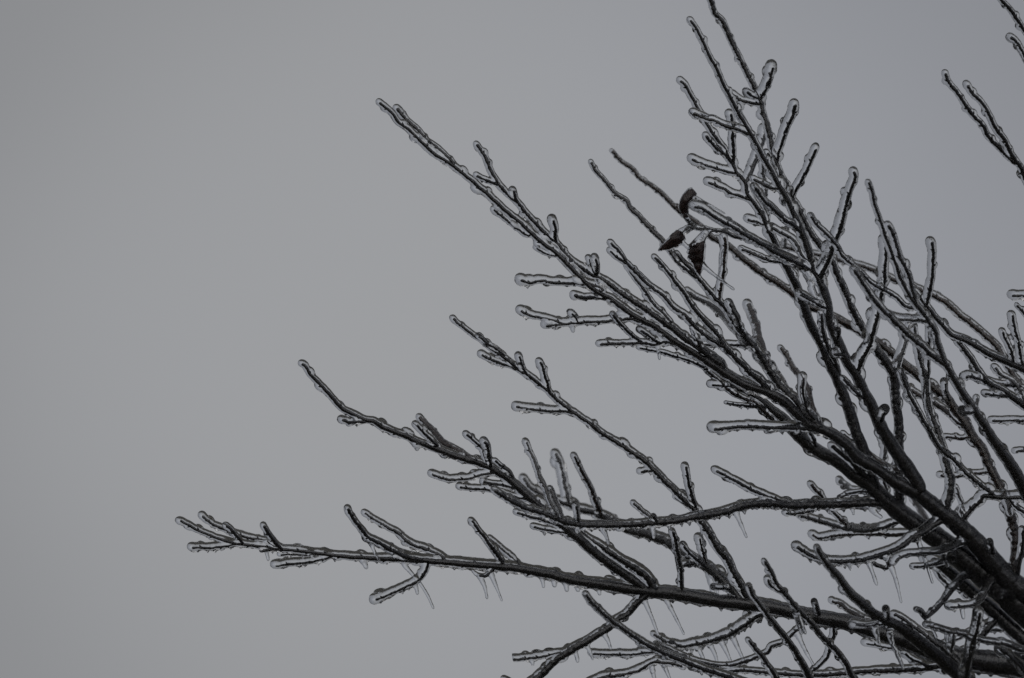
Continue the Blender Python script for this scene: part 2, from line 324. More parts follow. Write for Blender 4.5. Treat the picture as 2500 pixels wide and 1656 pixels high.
hh|oc|-60|10,10|4,5||1979 527 1991 546 2012 567 2030 585 2045 604 2057 625 2078 644 2101 664 2116 680 2131 694 2163 711 2190 728 2207 745 2226 752 2262 748
J|M|-160|12,16|5,7||2085 418 2087 436 2073 472 2062 514 2052 553 2041 580 2024 627 2010 660 2001 686
J2|M|-100|14,16|5,7||2162 585 2162 627 2160 658 2158 690 2150 722 2146 753 2133 803 2122 845 2106 872 2093 908
oa|O|-20|10,11|6,6||2167 549 2177 563 2188 595 2196 627 2207 648 2218 671 2224 696 2236 740
ob|oc|-60|12,11|5,6||2273 589 2278 614 2277 648 2275 680 2270 707 2262 745
oe|od|-40|12,12|5,5||2355 923 2368 919 2391 926 2408 934
of|RR|60|10,10|5,6||2410 930 2444 938 2475 942 2500 949 2570 965 2720 1010
og|od|-30|9,9|4,5||2403 961 2433 965 2468 968
oh|od|60|10,10|4,5||2428 897 2441 913 2458 923 2482 940 2500 990
oi|oc|-40|9,9|4,5||2447 808 2454 828 2465 849 2471 868 2476 892
oj|oc|-60|11,10|4,5||2470 768 2475 792 2484 828 2490 860 2497 900
ol|RR|40|12,12|4,5||2470 722 2500 722 2560 722 2700 700
om|RR|-60|7,9|4,5||2482 744 2500 764 2560 820 2740 860
on|RR|40|10,10|4,5||2420 1027 2454 1027 2500 1027 2570 1032 2770 1000
oo|RR|20|9,10|4,5||2478 1103 2500 1101 2570 1110 2800 1120
tr2|RR|-200|10,13|5,9||2361 207 2376 230 2397 251 2416 283 2432 315 2454 345 2471 381 2492 408 2502 432 2560 540 2690 640
tr1|tr2|-40|10,10|5,7||2308 178 2317 203 2334 222 2355 253 2376 283 2397 303 2412 332 2433 354 2456 377 2480 398
tr3|RR|-200|11,10|5,7||2465 91 2482 104 2498 130 2540 200 2655 330
tr4|RR|-200|9,11|5,8||2425 -35 2444 0 2469 27 2486 53 2500 74 2560 150 2640 230
ia1|M|40|11,11|4,6||1691 278 1727 290 1748 295 1769 305 1811 319 1835 330
ia2|I|-40|11,10|5,6||1783 277 1787 303 1789 334 1790 366 1790 400
ia3|I|-20|10,9|5,5||1723 330 1735 347 1752 364 1773 381 1790 402
ia4|I|30|12,12|4,4||1688 389 1716 400 1748 411 1780 419 1800 424
ia5|I|20|12,12|4,5||1727 445 1758 457 1790 472 1822 484 1834 488
ia6|I|20|11,11|4,4||1825 535 1845 541 1872 550
ia7|M|60|10,11|4,5||1882 555 1906 568 1930 580 1946 599 1958 620 1974 640
ia8|I|120|14,13|4,6||1869 317 1860 349 1845 383 1839 402 1828 430 1819 446
ia9|M|40|9,9|4,5||1839 436 1853 444 1881 457 1904 460
ia10|M|-120|11,12|5,7||1841 456 1853 474 1870 495 1894 516 1917 537 1942 554 1958 568
ia11|I|90|9,9|4,4||1862 396 1864 430 1869 461 1865 497 1872 525 1878 562
ia12|k1|-100|8,8|4,4||1922 561 1917 580 1915 604
ia13|I|20|9,9|4,5||1809 608 1832 616 1853 625 1875 635 1913 640
J3|M|-240|13,13|5,7||1693 504 1718 511 1748 532 1790 555 1832 582 1864 599 1896 618 1927 633 1959 650 1990 668
j4|M|-10|9,9|3,3|i|1968 662 1980 690 1991 722 2022 748
j5|M|-60|11,11|4,5||1951 718 1970 728 1995 743 2024 755
j7|I|-20|9,10|5,8||2004 765 2008 800 2018 838 2028 865 2042 890 2050 935
j7b|M|-20|12,10|5,5|s|2038 864 2055 866 2066 872
j8|M|-60|9,10|4,5||2056 925 2070 938 2091 959 2118 975
j8b|M|-60|13,12|4,5|s|2164 1003 2156 1012 2150 1030
j8c|M|-40|8,8|5,5|s|2047 807 2046 820 2042 828
j9|C|60|11,10|5,5||2152 1063 2160 1085 2161 1106 2156 1131 2158 1180 2170 1222
j11|M|60|6,7|4,4|b|2114 1099 2135 1116 2160 1132 2184 1145 2212 1150
j12|I|10|8,8|4,4|s|2058 1058 2065 1065 2082 1075
j14|C|-30|10,13|6,10||2030 1088 2053 1108 2084 1132 2110 1160 2150 1200
kv|Q|-10|11,11|5,5|b|1769 578 1770 606 1768 637 1766 669 1759 701 1755 738
kp|M|-50|4,9|4,6||1678 512 1678 527 1683 543 1692 553 1706 559 1727 559 1748 563 1769 567 1790 577 1822 584 1864 603 1896 627 1985 665
kq|kp|-20|4,5|3,4|s|1718 600 1719 588 1725 575 1738 565 1755 563
kr|kp|-20|8,8|2.5,3.5|s|1663 570 1674 562 1690 556 1706 559
r1|Q|-60|11,10|4,5||1780 739 1788 758 1799 777 1809 802 1824 828
r2|Q|230|12,13|5,6|b|1827 743 1834 764 1843 787 1850 813 1857 839 1864 862 1878 898
r3|Q|250|9,15|4,5||1678 711 1701 726 1735 743 1765 768 1795 802 1835 845
q2|A|-60|9,15|4,9||1597 627 1614 645 1633 668 1650 690 1670 715 1684 739 1701 762 1720 783 1737 800 1754 822 1769 845 1790 868 1811 889 1832 911 1853 925 1878 956
q3|q2|-20|10,14|4,7||1489 611 1504 626 1530 643 1549 662 1570 683 1591 702 1617 720 1642 749 1670 768 1684 783 1706 805 1731 826 1765 845
q3b|q3|-20|9,7|4,5||1490 592 1500 603 1515 620 1530 643
q3c|A3|20|8,9|4,5||1530 650 1555 684 1572 706 1584 727 1601 748 1620 767 1638 788
q4|A|-20|9,9|4,6||1693 800 1702 822 1706 839 1716 856 1727 868 1746 892
q5|Q|60|10,10|4,4||1712 841 1740 842 1769 841 1811 843 1832 842
s1|A|200|8,9|5,6|b|1906 848 1921 870 1934 894 1952 918 1966 940 1976 961 1984 997 1997 1022 2008 1045
s2|A|-40|12,11|4,5||1963 920 1960 951 1967 989 1973 1005 1990 1030
s3|A|190|7,8|4,6|b|1885 887 1906 923 1927 953 1949 974 1972 1005 1992 1035
u1|V|-20|11,12|5,7||2200 908 2209 934 2222 968 2239 997 2253 1025 2272 1055 2281 1072 2302 1101 2330 1123 2349 1146 2376 1169 2406 1194 2425 1208
u2|A|60|10,15|4,10||2232 795 2238 830 2243 862 2250 892 2260 923 2264 961 2268 993 2279 1025 2292 1060 2303 1097 2311 1133 2321 1169 2321 1201 2313 1228 2308 1255
u3|u2|-20|8,8|4,4||2268 792 2267 839 2266 887 2264 925
u4|H|30|11,12|4,6||2225 790 2213 813 2207 845 2196 877 2186 925
u5|O|-120|11,13|6,7||2084 658 2095 675 2112 701 2131 728 2148 749 2162 764 2180 782 2201 803 2228 828 2253 847 2275 868 2310 892
u6|O|20|12,12|4,5||2160 773 2190 777 2222 780 2247 782 2268 786
u7|k2|160|10,11|5,6|b|2194 934 2232 957 2275 982 2306 1001 2338 1029 2370 1052
u8|k2|-60|10,9|3,4||2307 933 2309 957 2320 982
u8b|O|-40|12,12|4,5|s|2351 1006 2362 1008 2380 1004
u8c|O|30|9,8|4,4|s|2385 972 2383 989 2382 1006
u9|k2|20|8,8|4,5|b|2306 1067 2338 1069 2359 1069 2378 1070
u10|k2|20|9,9|4,4|b|2294 1161 2327 1163 2359 1159 2391 1155 2424 1152
u11|A|40|8,9|3,4||2334 1188 2342 1211 2351 1234 2345 1280
V|A|-60|14,15|6,7||2600 1190 2550 1200 2500 1212 2454 1215 2422 1211 2401 1211 2391 1224 2370 1243 2353 1264 2340 1284
v2|V|20|9,9|5,6||2530 1268 2500 1253 2475 1233 2465 1220
w1|A|-40|9,10|5,6||2497 1292 2496 1330 2488 1375 2478 1425
y1|y5|20|9,9|5,5|b|1979 1182 1991 1196 2008 1213 2035 1250 2054 1270 2072 1288
y2|C|210|9,9|4,4||2050 1173 2065 1186 2086 1197 2130 1200
y3|C|-20|6,8|3,4||2049 1215 2075 1206 2103 1200 2140 1205
y4|G|60|9,9|4,4||1917 1253 1949 1253 1970 1249 2005 1236
y5|C|330|11,12|5,6||1955 1260 1991 1268 2022 1277 2063 1288 2106 1294 2148 1289 2180 1278 2215 1265
y6|C|300|11,12|4,5|b|1982 1306 2001 1313 2033 1309 2065 1304 2095 1302 2137 1302 2169 1304 2201 1304 2240 1300
y8|C|200|9,10|4,5|b|2228 1215 2243 1239 2258 1266 2275 1300
"""

# icicles: parent | radius top,bottom | points from top to bottom
ICICLES = """
a15|6,4|1606 845 1608 860 1610 876
E|5,4|650 1346 653 1357 655 1367
e7|8,4|899 1314 912 1342 926 1369
E|7,4|988 1380 1022 1420 1043 1452 1058 1485
e9|7,5|1012 1426 1017 1438 1019 1449
e11|7,4|1172 1408 1183 1432 1189 1460
e11|7,4|1199 1402 1212 1434 1225 1466
e11|5,3|1152 1392 1164 1402 1172 1410
G|8,4|1470 1290 1479 1306 1486 1328
G|7,4|1592 1285 1595 1300 1596 1312
G|7,5|1408 1283 1409 1291 1409 1299
G|9,4|1796 1250 1808 1278 1822 1311
G|6,4|2078 1236 2082 1246 2084 1255
K|12,7|1731 1395 1738 1430 1742 1464
K|7,4|1744 1405 1748 1427 1752 1447
e12|8,4|1475 1548 1484 1564 1491 1583
e12|7,4|1430 1572 1440 1590 1447 1609
e12|8,5|1403 1588 1408 1603 1410 1614
E|10,4|1570 1458 1590 1505 1607 1550
E|9,4|1626 1462 1648 1505 1669 1547
e15|9,4|1702 1578 1712 1597 1719 1614
e15|9,4|1733 1572 1745 1597 1752 1621
e15|9,4|1760 1564 1774 1592 1785 1618
e15|9,4|1788 1554 1806 1592 1822 1626
e17|8,5|1591 1628 1596 1650 1600 1672
e17|7,4|1620 1622 1632 1650 1642 1676
l1|10,4|1946 1546 1966 1588 1985 1622
m2|9,5|1938 1480 1952 1512 1966 1546
m2|7,4|1936 1482 1946 1518 1956 1548
P|8,5|2116 1366 2130 1398 2140 1427
P|12,4|2166 1360 2186 1412 2200 1470
P|8,4|2242 1322 2260 1372 2276 1422
p2|10,6|2302 1350 2308 1366 2313 1381
A|9,6|2400 1342 2406 1360 2411 1377
n2|9,5|2134 1530 2141 1552 2147 1572
NL|10,6|2169 1520 2175 1560 2190 1596 2205 1630
q0|7,4|2264 1510 2276 1534 2286 1556
r0|5,6|2348 1486 2350 1496 2352 1508
V|12,10|2458 1222 2462 1238 2465 1252
kq|6,4|1716 648 1740 668 1766 688 1790 706
J3|4,3|1698 482 1735 502 1770 522
hc|8,6|1808 252 1811 258 1812 264
a12|8,6|1396 796 1398 802 1399 808
E|8,6|886 1370 891 1378 894 1385
E|8,5|1322 1408 1325 1420 1327 1432
E|9,7|1348 1410 1352 1420 1354 1428
E|9,6|1378 1418 1382 1430 1384 1440
E|8,6|1404 1424 1409 1434 1411 1440
E|6,5|1458 1434 1462 1444 1464 1450
e13|6,5|1298 1612 1300 1618 1301 1622
F|9,6|1012 1082 1016 1090 1018 1096
C|10,6|2124 1236 2136 1252 2150 1262
"""

def cat(pts, step=4.0):
    P = np.array(pts, float)
    if len(P) == 2:
        P = np.vstack([P[0], (P[0] + P[1]) / 2, P[1]])
    Q = np.vstack([2 * P[0] - P[1], P, 2 * P[-1] - P[-2]])
    out = []
    for i in range(1, len(Q) - 2):
        p0, p1, p2, p3 = Q[i - 1], Q[i], Q[i + 1], Q[i + 2]
        n = max(1, int(round(np.linalg.norm((p2 - p1)[:2]) / step)))
        for k in range(n):
            u = k / n
            out.append(0.5 * ((2 * p1) + (-p0 + p2) * u + (2 * p0 - 5 * p1 + 4 * p2 - p3) * u * u + (-p0 + 3 * p1 - 3 * p2 + p3) * u ** 3))
    out.append(P[-1])
    return np.array(out)

def hsh(s):
    v = 0
    for ch in s: v = (v * 131 + ord(ch)) % 1000003
    return v

SPEC = {}
ORDER = []
for ln in TABLE.strip().splitlines():
    f = ln.split('|')
    nums = list(map(float, f[6].split()))
    SPEC[f[0]] = dict(par=f[1], z=[float(a) for a in f[2].split(',')], r=[float(a) for a in f[3].split(',')],
                      w=[float(a) for a in f[4].split(',')], fl=f[5], p=list(zip(nums[0::2], nums[1::2])))
    ORDER.append(f[0])

# the trunk, outside the picture to the lower right, down to the ground
def local(p):                      # (x, y, depth) in table units -> camera space metres
    k = (D0 + p[2]) / D0
    return np.array([(p[0] - 1250) * k * UNIT, (828 - p[1]) * k * UNIT, -(D0 + p[2]) * UNIT])
def to_world(a):
    a = np.asarray(a)
    return a @ MW[:3, :3].T + MW[:3, 3]
def from_world(wp):
    a = (np.asarray(wp) - MW[:3, 3]) @ MW[:3, :3]
    d = -a[2] / UNIT; k = d / D0
    return (a[0] / UNIT / k + 1250, 828 - a[1] / UNIT / k, d - D0)
crown = to_world(local((2860, 1760, 0)))
tb = [crown + np.array([-.02, .0, .06]), crown + np.array([.05, .0, -.12]), crown + np.array([.13, .03, -.5]), crown + np.array([.17, .05, -1.1])]
tb.append(np.array([tb[-1][0] + .01, tb[-1][1], -0.08]))
SPEC['TR'] = dict(par='', z=None, r=[70, 150], w=[66, 146], fl='s', p=[from_world(q) for q in tb])

CURVE = {}
def resolve(nm):
    if nm in CURVE: return CURVE[nm]
    s = SPEC[nm]
    if nm in ('RR', 'BB'): resolve('TR')
    if s['z'] is None:
        P = [tuple(p) for p in s['p']]
    elif not s['par']:
        zs = np.linspace(s['z'][0], s['z'][1], len(s['p']))
        P = [(x, y, z) for (x, y), z in zip(s['p'], zs)]
    else:
        pc = resolve(s['par'])['c']
        bx, by = s['p'][-1]
        d = np.hypot(pc[:, 0] - bx, pc[:, 1] - by); k = int(d.argmin())
        zb = pc[k, 2]
        pts = list(s['p'])
        if d[k] > 3: pts.append((pc[k, 0], pc[k, 1]))
        cum = [0]
        for a, b2 in zip(pts[:-1], pts[1:]): cum.append(cum[-1] + math.hypot(a[0] - b2[0], a[1] - b2[1]))
        tot = cum[-1]
        h = hsh(nm)
        zt = s['z'][0] + (zb if len(s['z']) == 1 and abs(s['z'][0]) < 200 else 0)
        if len(s['z']) == 1 and abs(s['z'][0]) < 200: zt += ((h % 100) / 50 - 1) * 0.12 * tot
        if len(s['z']) == 2: zb2 = zb
        wob = [0.02 * tot * math.sin(3.1 * c / tot * 2 + h % 7) * math.sin(math.pi * c / tot) for c in cum]
        P = []
        for (x, y), c, w_ in zip(pts, cum, wob):
            u = c / tot
            ue = u * u * (3 - 2 * u) * 0.5 + u * 0.5
            P.append((x, y, zt + (zb - zt) * ue + w_))
    c = cat(P)
    n = len(c)
    seg = np.r_[0, np.cumsum(np.linalg.norm(np.diff(c[:, :2], axis=0), axis=1))]
    u = seg / max(seg[-1], 1e-6)
    uu = u ** 0.85
    r = s['r'][0] + (s['r'][1] - s['r'][0]) * uu
    w = s['w'][0] + (s['w'][1] - s['w'][0]) * uu
    CURVE[nm] = dict(c=c, r=r, w=w, s=seg, fl=s['fl'])
    return CURVE[nm]
for nm in ORDER + ['TR']: resolve(nm)

# limb profiles that do not grow evenly
def profile(nm, key, stops):
    cv = CURVE[nm]; x = [a for a, _ in stops]; y = [b2 for _, b2 in stops]
    cv[key] = np.interp(cv['c'][:, 0], x, y)
profile('A', 'r', [(925, 10), (1050, 12), (1450, 12.5), (1600, 15), (1750, 17), (1900, 18), (2150, 18), (2243, 21), (2340, 25), (2450, 30), (2900, 46)])
profile('A', 'w', [(925, 4.5), (1200, 6), (1450, 7), (1600, 9), (1750, 11), (1900, 12), (2150, 13), (2243, 17), (2340, 21), (2450, 26), (2900, 42)])
profile('A3', 'r', [(1163, 10), (1300, 12), (1450, 13), (1600, 14), (1760, 16)])
profile('A3', 'w', [(1163, 5), (1300, 6), (1450, 7), (1760, 10)])
profile('C', 'r', [(1755, 9), (1832, 13), (1950, 16), (2044, 17), (2127, 19), (2250, 25), (2350, 31), (2450, 36), (2900, 60)])
profile('C', 'w', [(1755, 6), (1832, 10), (1950, 14), (2044, 15), (2127, 17), (2250, 23), (2350, 28), (2450, 33), (2900, 56)])
profile('E', 'r', [(438, 9), (600, 10), (800, 11.5), (950, 13.5), (1117, 15), (1411, 16.5), (1665, 18.5), (1938, 19), (2086, 21), (2300, 25), (2800, 42)])
profile('E', 'w', [(438, 4), (600, 5), (800, 6), (950, 7.5), (1117, 9), (1411, 12), (1665, 15.5), (1938, 16.5), (2086, 18), (2300, 22), (2800, 38)])
profile('M', 'r', [(1684, 10), (1858, 12), (1970, 14), (2020, 15), (2130, 17), (2243, 21)])
profile('M', 'w', [(1684, 4.5), (1858, 6.5), (1970, 9), (2020, 11), (2130, 13), (2243, 18)])
profile('H', 'r', [(1722, 10), (1900, 12), (2100, 13), (2200, 15)])
profile('H', 'w', [(1722, 6.5), (1900, 7), (2100, 8), (2200, 12)])
profile('I', 'r', [(1660, 11), (1946, 14), (2135, 17)])
profile('I', 'w', [(1660, 4.5), (1850, 6.5), (1946, 10), (2135, 15)])
profile('O', 'r', [(2120, 9), (2200, 11), (2340, 13), (2400, 15), (2480, 18), (2570, 24), (2900, 34)])
profile('O', 'w', [(2120, 4.5), (2200, 6), (2340, 8), (2400, 10), (2480, 13), (2570, 18), (2900, 30)])
profile('k2', 'r', [(1493, 7), (1700, 9), (1900, 12), (2500, 15)])
profile('k2', 'w', [(1493, 5), (1700, 7), (1900, 8), (2500, 12)])

# ------------------------------------------------------------------ tube builders (camera space)
UPWIND = np.array([-0.62, 0.78, 0.0])         # the side the glaze piles up on
def rng_noise(seed, s, sc):
    return np.array([noise.noise((v / sc, seed * 1.37, seed * 0.71)) for v in s])

def frames(P):
    T = np.gradient(P, axis=0); T /= np.linalg.norm(T, axis=1)[:, None] + 1e-12
    ref = np.array([0, 0, 1.0])
    A1 = ref - (T @ ref)[:, None] * T
    A1 /= np.linalg.norm(A1, axis=1)[:, None] + 1e-9
    A2 = np.cross(T, A1)
    return T, A1, A2

def tube(P, r, sides, seed=0, rough=0.0, cap0=True, cap1=True):
    T, A1, A2 = frames(P)
    P = list(P); r = list(r); T = list(T); A1 = list(A1); A2 = list(A2)
    def caps(front):
        i = 0 if front else -1
        sg = -1 if front else 1
        extra = []
        for a in (30, 60, 82):
            a = math.radians(a)
            extra.append((P[i] + T[i] * sg * r[i] * math.sin(a), r[i] * math.cos(a), T[i], A1[i], A2[i]))
        return extra
    rings = [(P[k], r[k], T[k], A1[k], A2[k]) for k in range(len(P))]
    if cap0: rings = caps(True)[::-1] + rings
    if cap1: rings = rings + caps(False)
    th = np.arange(sides) / sides * 2 * math.pi
    V = []
    for k, (p, rr, t_, a, b2) in enumerate(rings):
        ring = p[None] + rr * (np.cos(th)[:, None] * a[None] + np.sin(th)[:, None] * b2[None])
        if rough:
            for q in range(sides):
                m = 1 + rough * noise.noise(tuple(ring[q] * 420 + seed))
                ring[q] = p + (ring[q] - p) * m
        V.append(ring)
    V = np.vstack(V)
    F = []
    nr = len(rings)
    for k in range(nr - 1):
        o = k * sides
        for q in range(sides):
            q2 = (q + 1) % sides
            F.append((o + q, o + q2, o + sides + q2, o + sides + q))
    F.append(tuple(range(sides - 1, -1, -1)))
    F.append(tuple(range((nr - 1) * sides, nr * sides)))
    return V, F

def blob(c, ax, ra, rb, sides=8):
    """ellipsoid: half length ra along ax, radius rb"""
    n = 7
    ax = ax / (np.linalg.norm(ax) + 1e-12)
    ts = np.linspace(-1, 1, n)
    P = np.array([c + ax * ra * x * 0.98 for x in np.sin(ts * math.pi / 2)])
    r = np.array([rb * max(math.cos(x * math.pi / 2 * 0.97), 0.05) for x in ts])
    return tube(P, r, sides, cap0=False, cap1=False)

class Bag:
    def __init__(s): s.V = []; s.F = []; s.n = 0; s.lab = []
    def add(s, vf, lab=0):
        V, F = vf
        s.V.append(V); s.F += [tuple(i + s.n for i in f) for f in F]; s.n += len(V); s.lab.append(np.full(len(V), lab))
ice = Bag()
GRAV = MW[:3, :3].T @ np.array([0.0, 0.0, -1.0])
LEAN = GRAV * 0.93 + np.array([0.30, 0.0, 0.0]); LEAN /= np.linalg.norm(LEAN)

tree = bpy.data.objects.new("tree", None); COL.objects.link(tree)
base_w = to_world(local(CURVE['TR']['c'][-1]))
tree.location = (base_w[0], base_w[1], 0.0)
tree["label"] = "bare dark-barked tree with every twig glazed in clear ice, icicles and three dead leaves"
tree["category"] = "tree"
TL = np.array(tree.location)

parts = []         # label index -> (object name, parent key)
PART = {}
def world_mesh(name, V, F, m, parent):
    W = to_world(V) - TL
    c0 = W.mean(axis=0)
    o = mesh_obj(name, W - c0, F, m, tree)
    o.location = c0
    if parent is not None: o.parent = parent
    return o

keys = ['TR'] + ORDER
for idx, nm in enumerate(keys):
    cv = CURVE[nm]; c = cv['c']; fl = cv['fl']; h = hsh(nm)
    L3 = np.array([local(p) for p in c])
    k = (D0 + c[:, 2]) / D0 * UNIT
    seg = cv['s']
    T, A1, A2 = frames(L3)
    big = cv['w'].max() > 12
    wr = cv['w'] * np.interp(cv['w'], [6, 9, 14, 30], [0.60, 0.69, 0.83, 0.95]) * k
    wr = wr * (1 + (0.05 if big else 0.12) * rng_noise(h % 97, seg, 60 if big else 22) + (0.02 if big else 0.08) * rng_noise(h % 89, seg, 6))
    ir = cv['r'] * k * (1 + 0.13 * rng_noise(h % 53, seg, 34) + 0.06 * rng_noise(h % 41, seg, 11))
    longs = nm in ('M', 'H', 'D', 'F', 'I', 'O', 'k2', 'k5', 'A3', 'Q', 'q2', 'q3', 'tr1', 'tr2', 'tr3', 'tr4', 'NL', 'hh', 'u1', 'm1', 'm2', 'A')
    if longs: ir = np.maximum(ir * 0.90, wr * 1.15)
    if nm not in ('TR',) and 'q' not in fl:
        tipb = np.exp(-(seg / 14.0) ** 2)
        ir *= 1 + 0.10 * tipb
    # small sideways wander of the wood, as buds and nodes bend it
    wob = rng_noise(h % 31, seg, 26) * (2.0 if seg[-1] < 200 else 1.1) + rng_noise(h % 37, seg, 9) * 0.8
    side = np.cross(T, np.array([0, 0, 1.0])); side /= np.linalg.norm(side, axis=1)[:, None] + 1e-9
    damp = np.clip((seg[-1] - seg) / 20, 0, 1)
    if nm != 'TR': L3 = L3 + side * (wob * k * damp)[:, None]
    # glaze axis shifted upwind of the wood
    gap = np.maximum(ir - wr, 0)
    offv = UPWIND[None] - (T @ UPWIND)[:, None] * T
    I3 = L3 + offv * (0.50 * gap)[:, None]
    # ---- wood
    wb = Bag()
    s0 = 0
    if seg[-1] > 30 and nm != 'TR':
        s0 = int(np.searchsorted(seg, cv['r'][0] * 0.25))
    if 'i' not in fl:
        step = 1
        wb.add(tube(L3[s0:], wr[s0:], 24 if nm == 'TR' else (12 if big else 8), seed=h % 50, rough=0.03 if nm == 'TR' else (0.50 if not big else 0.12)))
    rnd = random.Random(h)
    nodes = []
    if nm not in ('TR', 'RR', 'BB') and 's' not in fl:
        d = 16 + rnd.random() * 14
        sd_ = 1 if h % 2 else -1
        while d < seg[-1] - 12:
            kk = int(np.searchsorted(seg, d))
            if cv['w'][kk] < 15: nodes.append((kk, sd_))
            sd_ = -sd_ if rnd.random() < 0.85 else sd_
            d += rnd.uniform(15, 52) * (1 + cv['w'][kk] / 18)
    for kk, sg in nodes:
        s_ = side[kk] * sg * math.cos(rnd.uniform(-.9, .9)) + np.array([0, 0, 1.0]) * rnd.uniform(-.5, .5)
        s_ /= np.linalg.norm(s_)
        tt = -T[kk]
        if 'i' not in fl:
            bw = 0.6 * wr[kk] + 1.3 * k[kk]
            p0 = L3[kk] + s_ * wr[kk] * 0.4
            bl = rnd.uniform(3.0, 5.5) * k[kk]
            p1 = L3[kk] + s_ * (wr[kk] + bl * 0.75) + tt * bl
            P = np.array([p0, p0 * .5 + p1 * .5, p1]); wb.add(tube(P, np.array([bw, bw * .8, bw * .2]), 6, cap0=False, cap1=False))
        a = rnd.uniform(0.65, 1.25)
        rb = ir[kk] * (rnd.uniform(0.68, 1.0) if longs else rnd.uniform(0.5, 0.86))
        if cv['r'][kk] > 17: rb *= 0.8; a *= 1.1
        cpos = I3[kk] + s_ * (ir[kk] * a * 0.72)
        ice.add(blob(cpos, T[kk] * 1.0 + s_ * -0.18, rb * rnd.uniform(1.25, 1.8), rb), idx)
    nmx = 'trunk' if nm == 'TR' else ('branch' if cv['w'].max() > 8.5 or seg[-1] > 420 else 'twig')
    if 'i' in fl:
        o = None
    else:
        o = world_mesh(nmx, np.vstack(wb.V), wb.F, BARK_BROWN if 'b' in fl else BARK, None)
    PART[nm] = o
    parts.append(('ice_glaze', nm))
    # ---- ice
    if nm == 'TR': continue
    ice.add(tube(I3, ir, 12, cap0='q' not in fl, cap1=True), idx)
    if 'q' not in fl:
        tb_ = rnd.uniform(0.86, 1.16)
        ice.add(blob(I3[0] + T[0] * ir[0] * rnd.uniform(.1, .7) + (LEAN * ir[0] * rnd.uniform(0, .35)), T[0], ir[0] * rnd.uniform(1.0, 1.5) * tb_, ir[0] * tb_), idx)
    # drips along near-level stretches
    if nm not in ('RR', 'BB') and cv['w'].max() < 60:
        d = rnd.uniform(10, 40)
        dd = 'd' in fl
        while d < seg[-1] - 10:
            kk = int(np.searchsorted(seg, d))
            lev = abs(T[kk] @ GRAV)
            if lev < 0.6:
                hgt = rnd.uniform(0.2, 0.75) * (13 if dd else 9) * k[kk] * (1.4 if rnd.random() < .15 else 1)
                p0 = I3[kk] + LEAN * ir[kk] * 0.35
                p1 = I3[kk] + LEAN * (ir[kk] * 0.92 + hgt)
                rw = ir[kk] * rnd.uniform(.55, .85)
                P = np.array([p0, p0 * .45 + p1 * .55, p1])
                ice.add(tube(P, np.array([rw, rw * .72, rw * .32]), 8), idx)
                ice.add(blob(p0 + LEAN * ir[kk] * .2, T[kk], rw * 2.2, rw * .9), idx)
            d += rnd.uniform(9, 24) if dd else rnd.uniform(16, 52)

# icicles
for n_, ln in enumerate(ICICLES.strip().splitlines()):
    par, rr, pp = ln.split('|')
    r0, r1 = map(float, rr.split(',')); nums = list(map(float, pp.split()))
    pts = list(zip(nums[0::2], nums[1::2]))
    pc = CURVE[par]['c']; d = np.hypot(pc[:, 0] - pts[0][0], pc[:, 1] - pts[0][1]); kk = int(d.argmin())
    z = pc[kk, 2]
    P = [(pc[kk, 0] * .6 + pts[0][0] * .4, pc[kk, 1] * .6 + pts[0][1] * .4, z)] if d[kk] < 40 else []
    P += [(x, y, z) for x, y in pts]
    c = cat(P, 3.0)
    seg = np.r_[0, np.cumsum(np.linalg.norm(np.diff(c[:, :2], axis=0), axis=1))]
    k = (D0 + z) / D0 * UNIT
    L3 = np.array([local(p) for p in c])
    r = (r1 * (1.12 - 0.25 * seg / seg[-1]) + (r0 * 1.15 - r1) * (0.65 * np.exp(-seg / (15 if seg[-1] > 40 else 9)) + 0.35 * (1 - seg / seg[-1]))) * k
    r *= 1 + 0.20 * rng_noise(n_, seg, 12) + 0.10 * rng_noise(n_ + 9, seg, 5)
    r[-3:] *= 1.06
    parts.append(('icicle', par))
    ice.add(tube(L3, r, 10), len(parts) - 1)

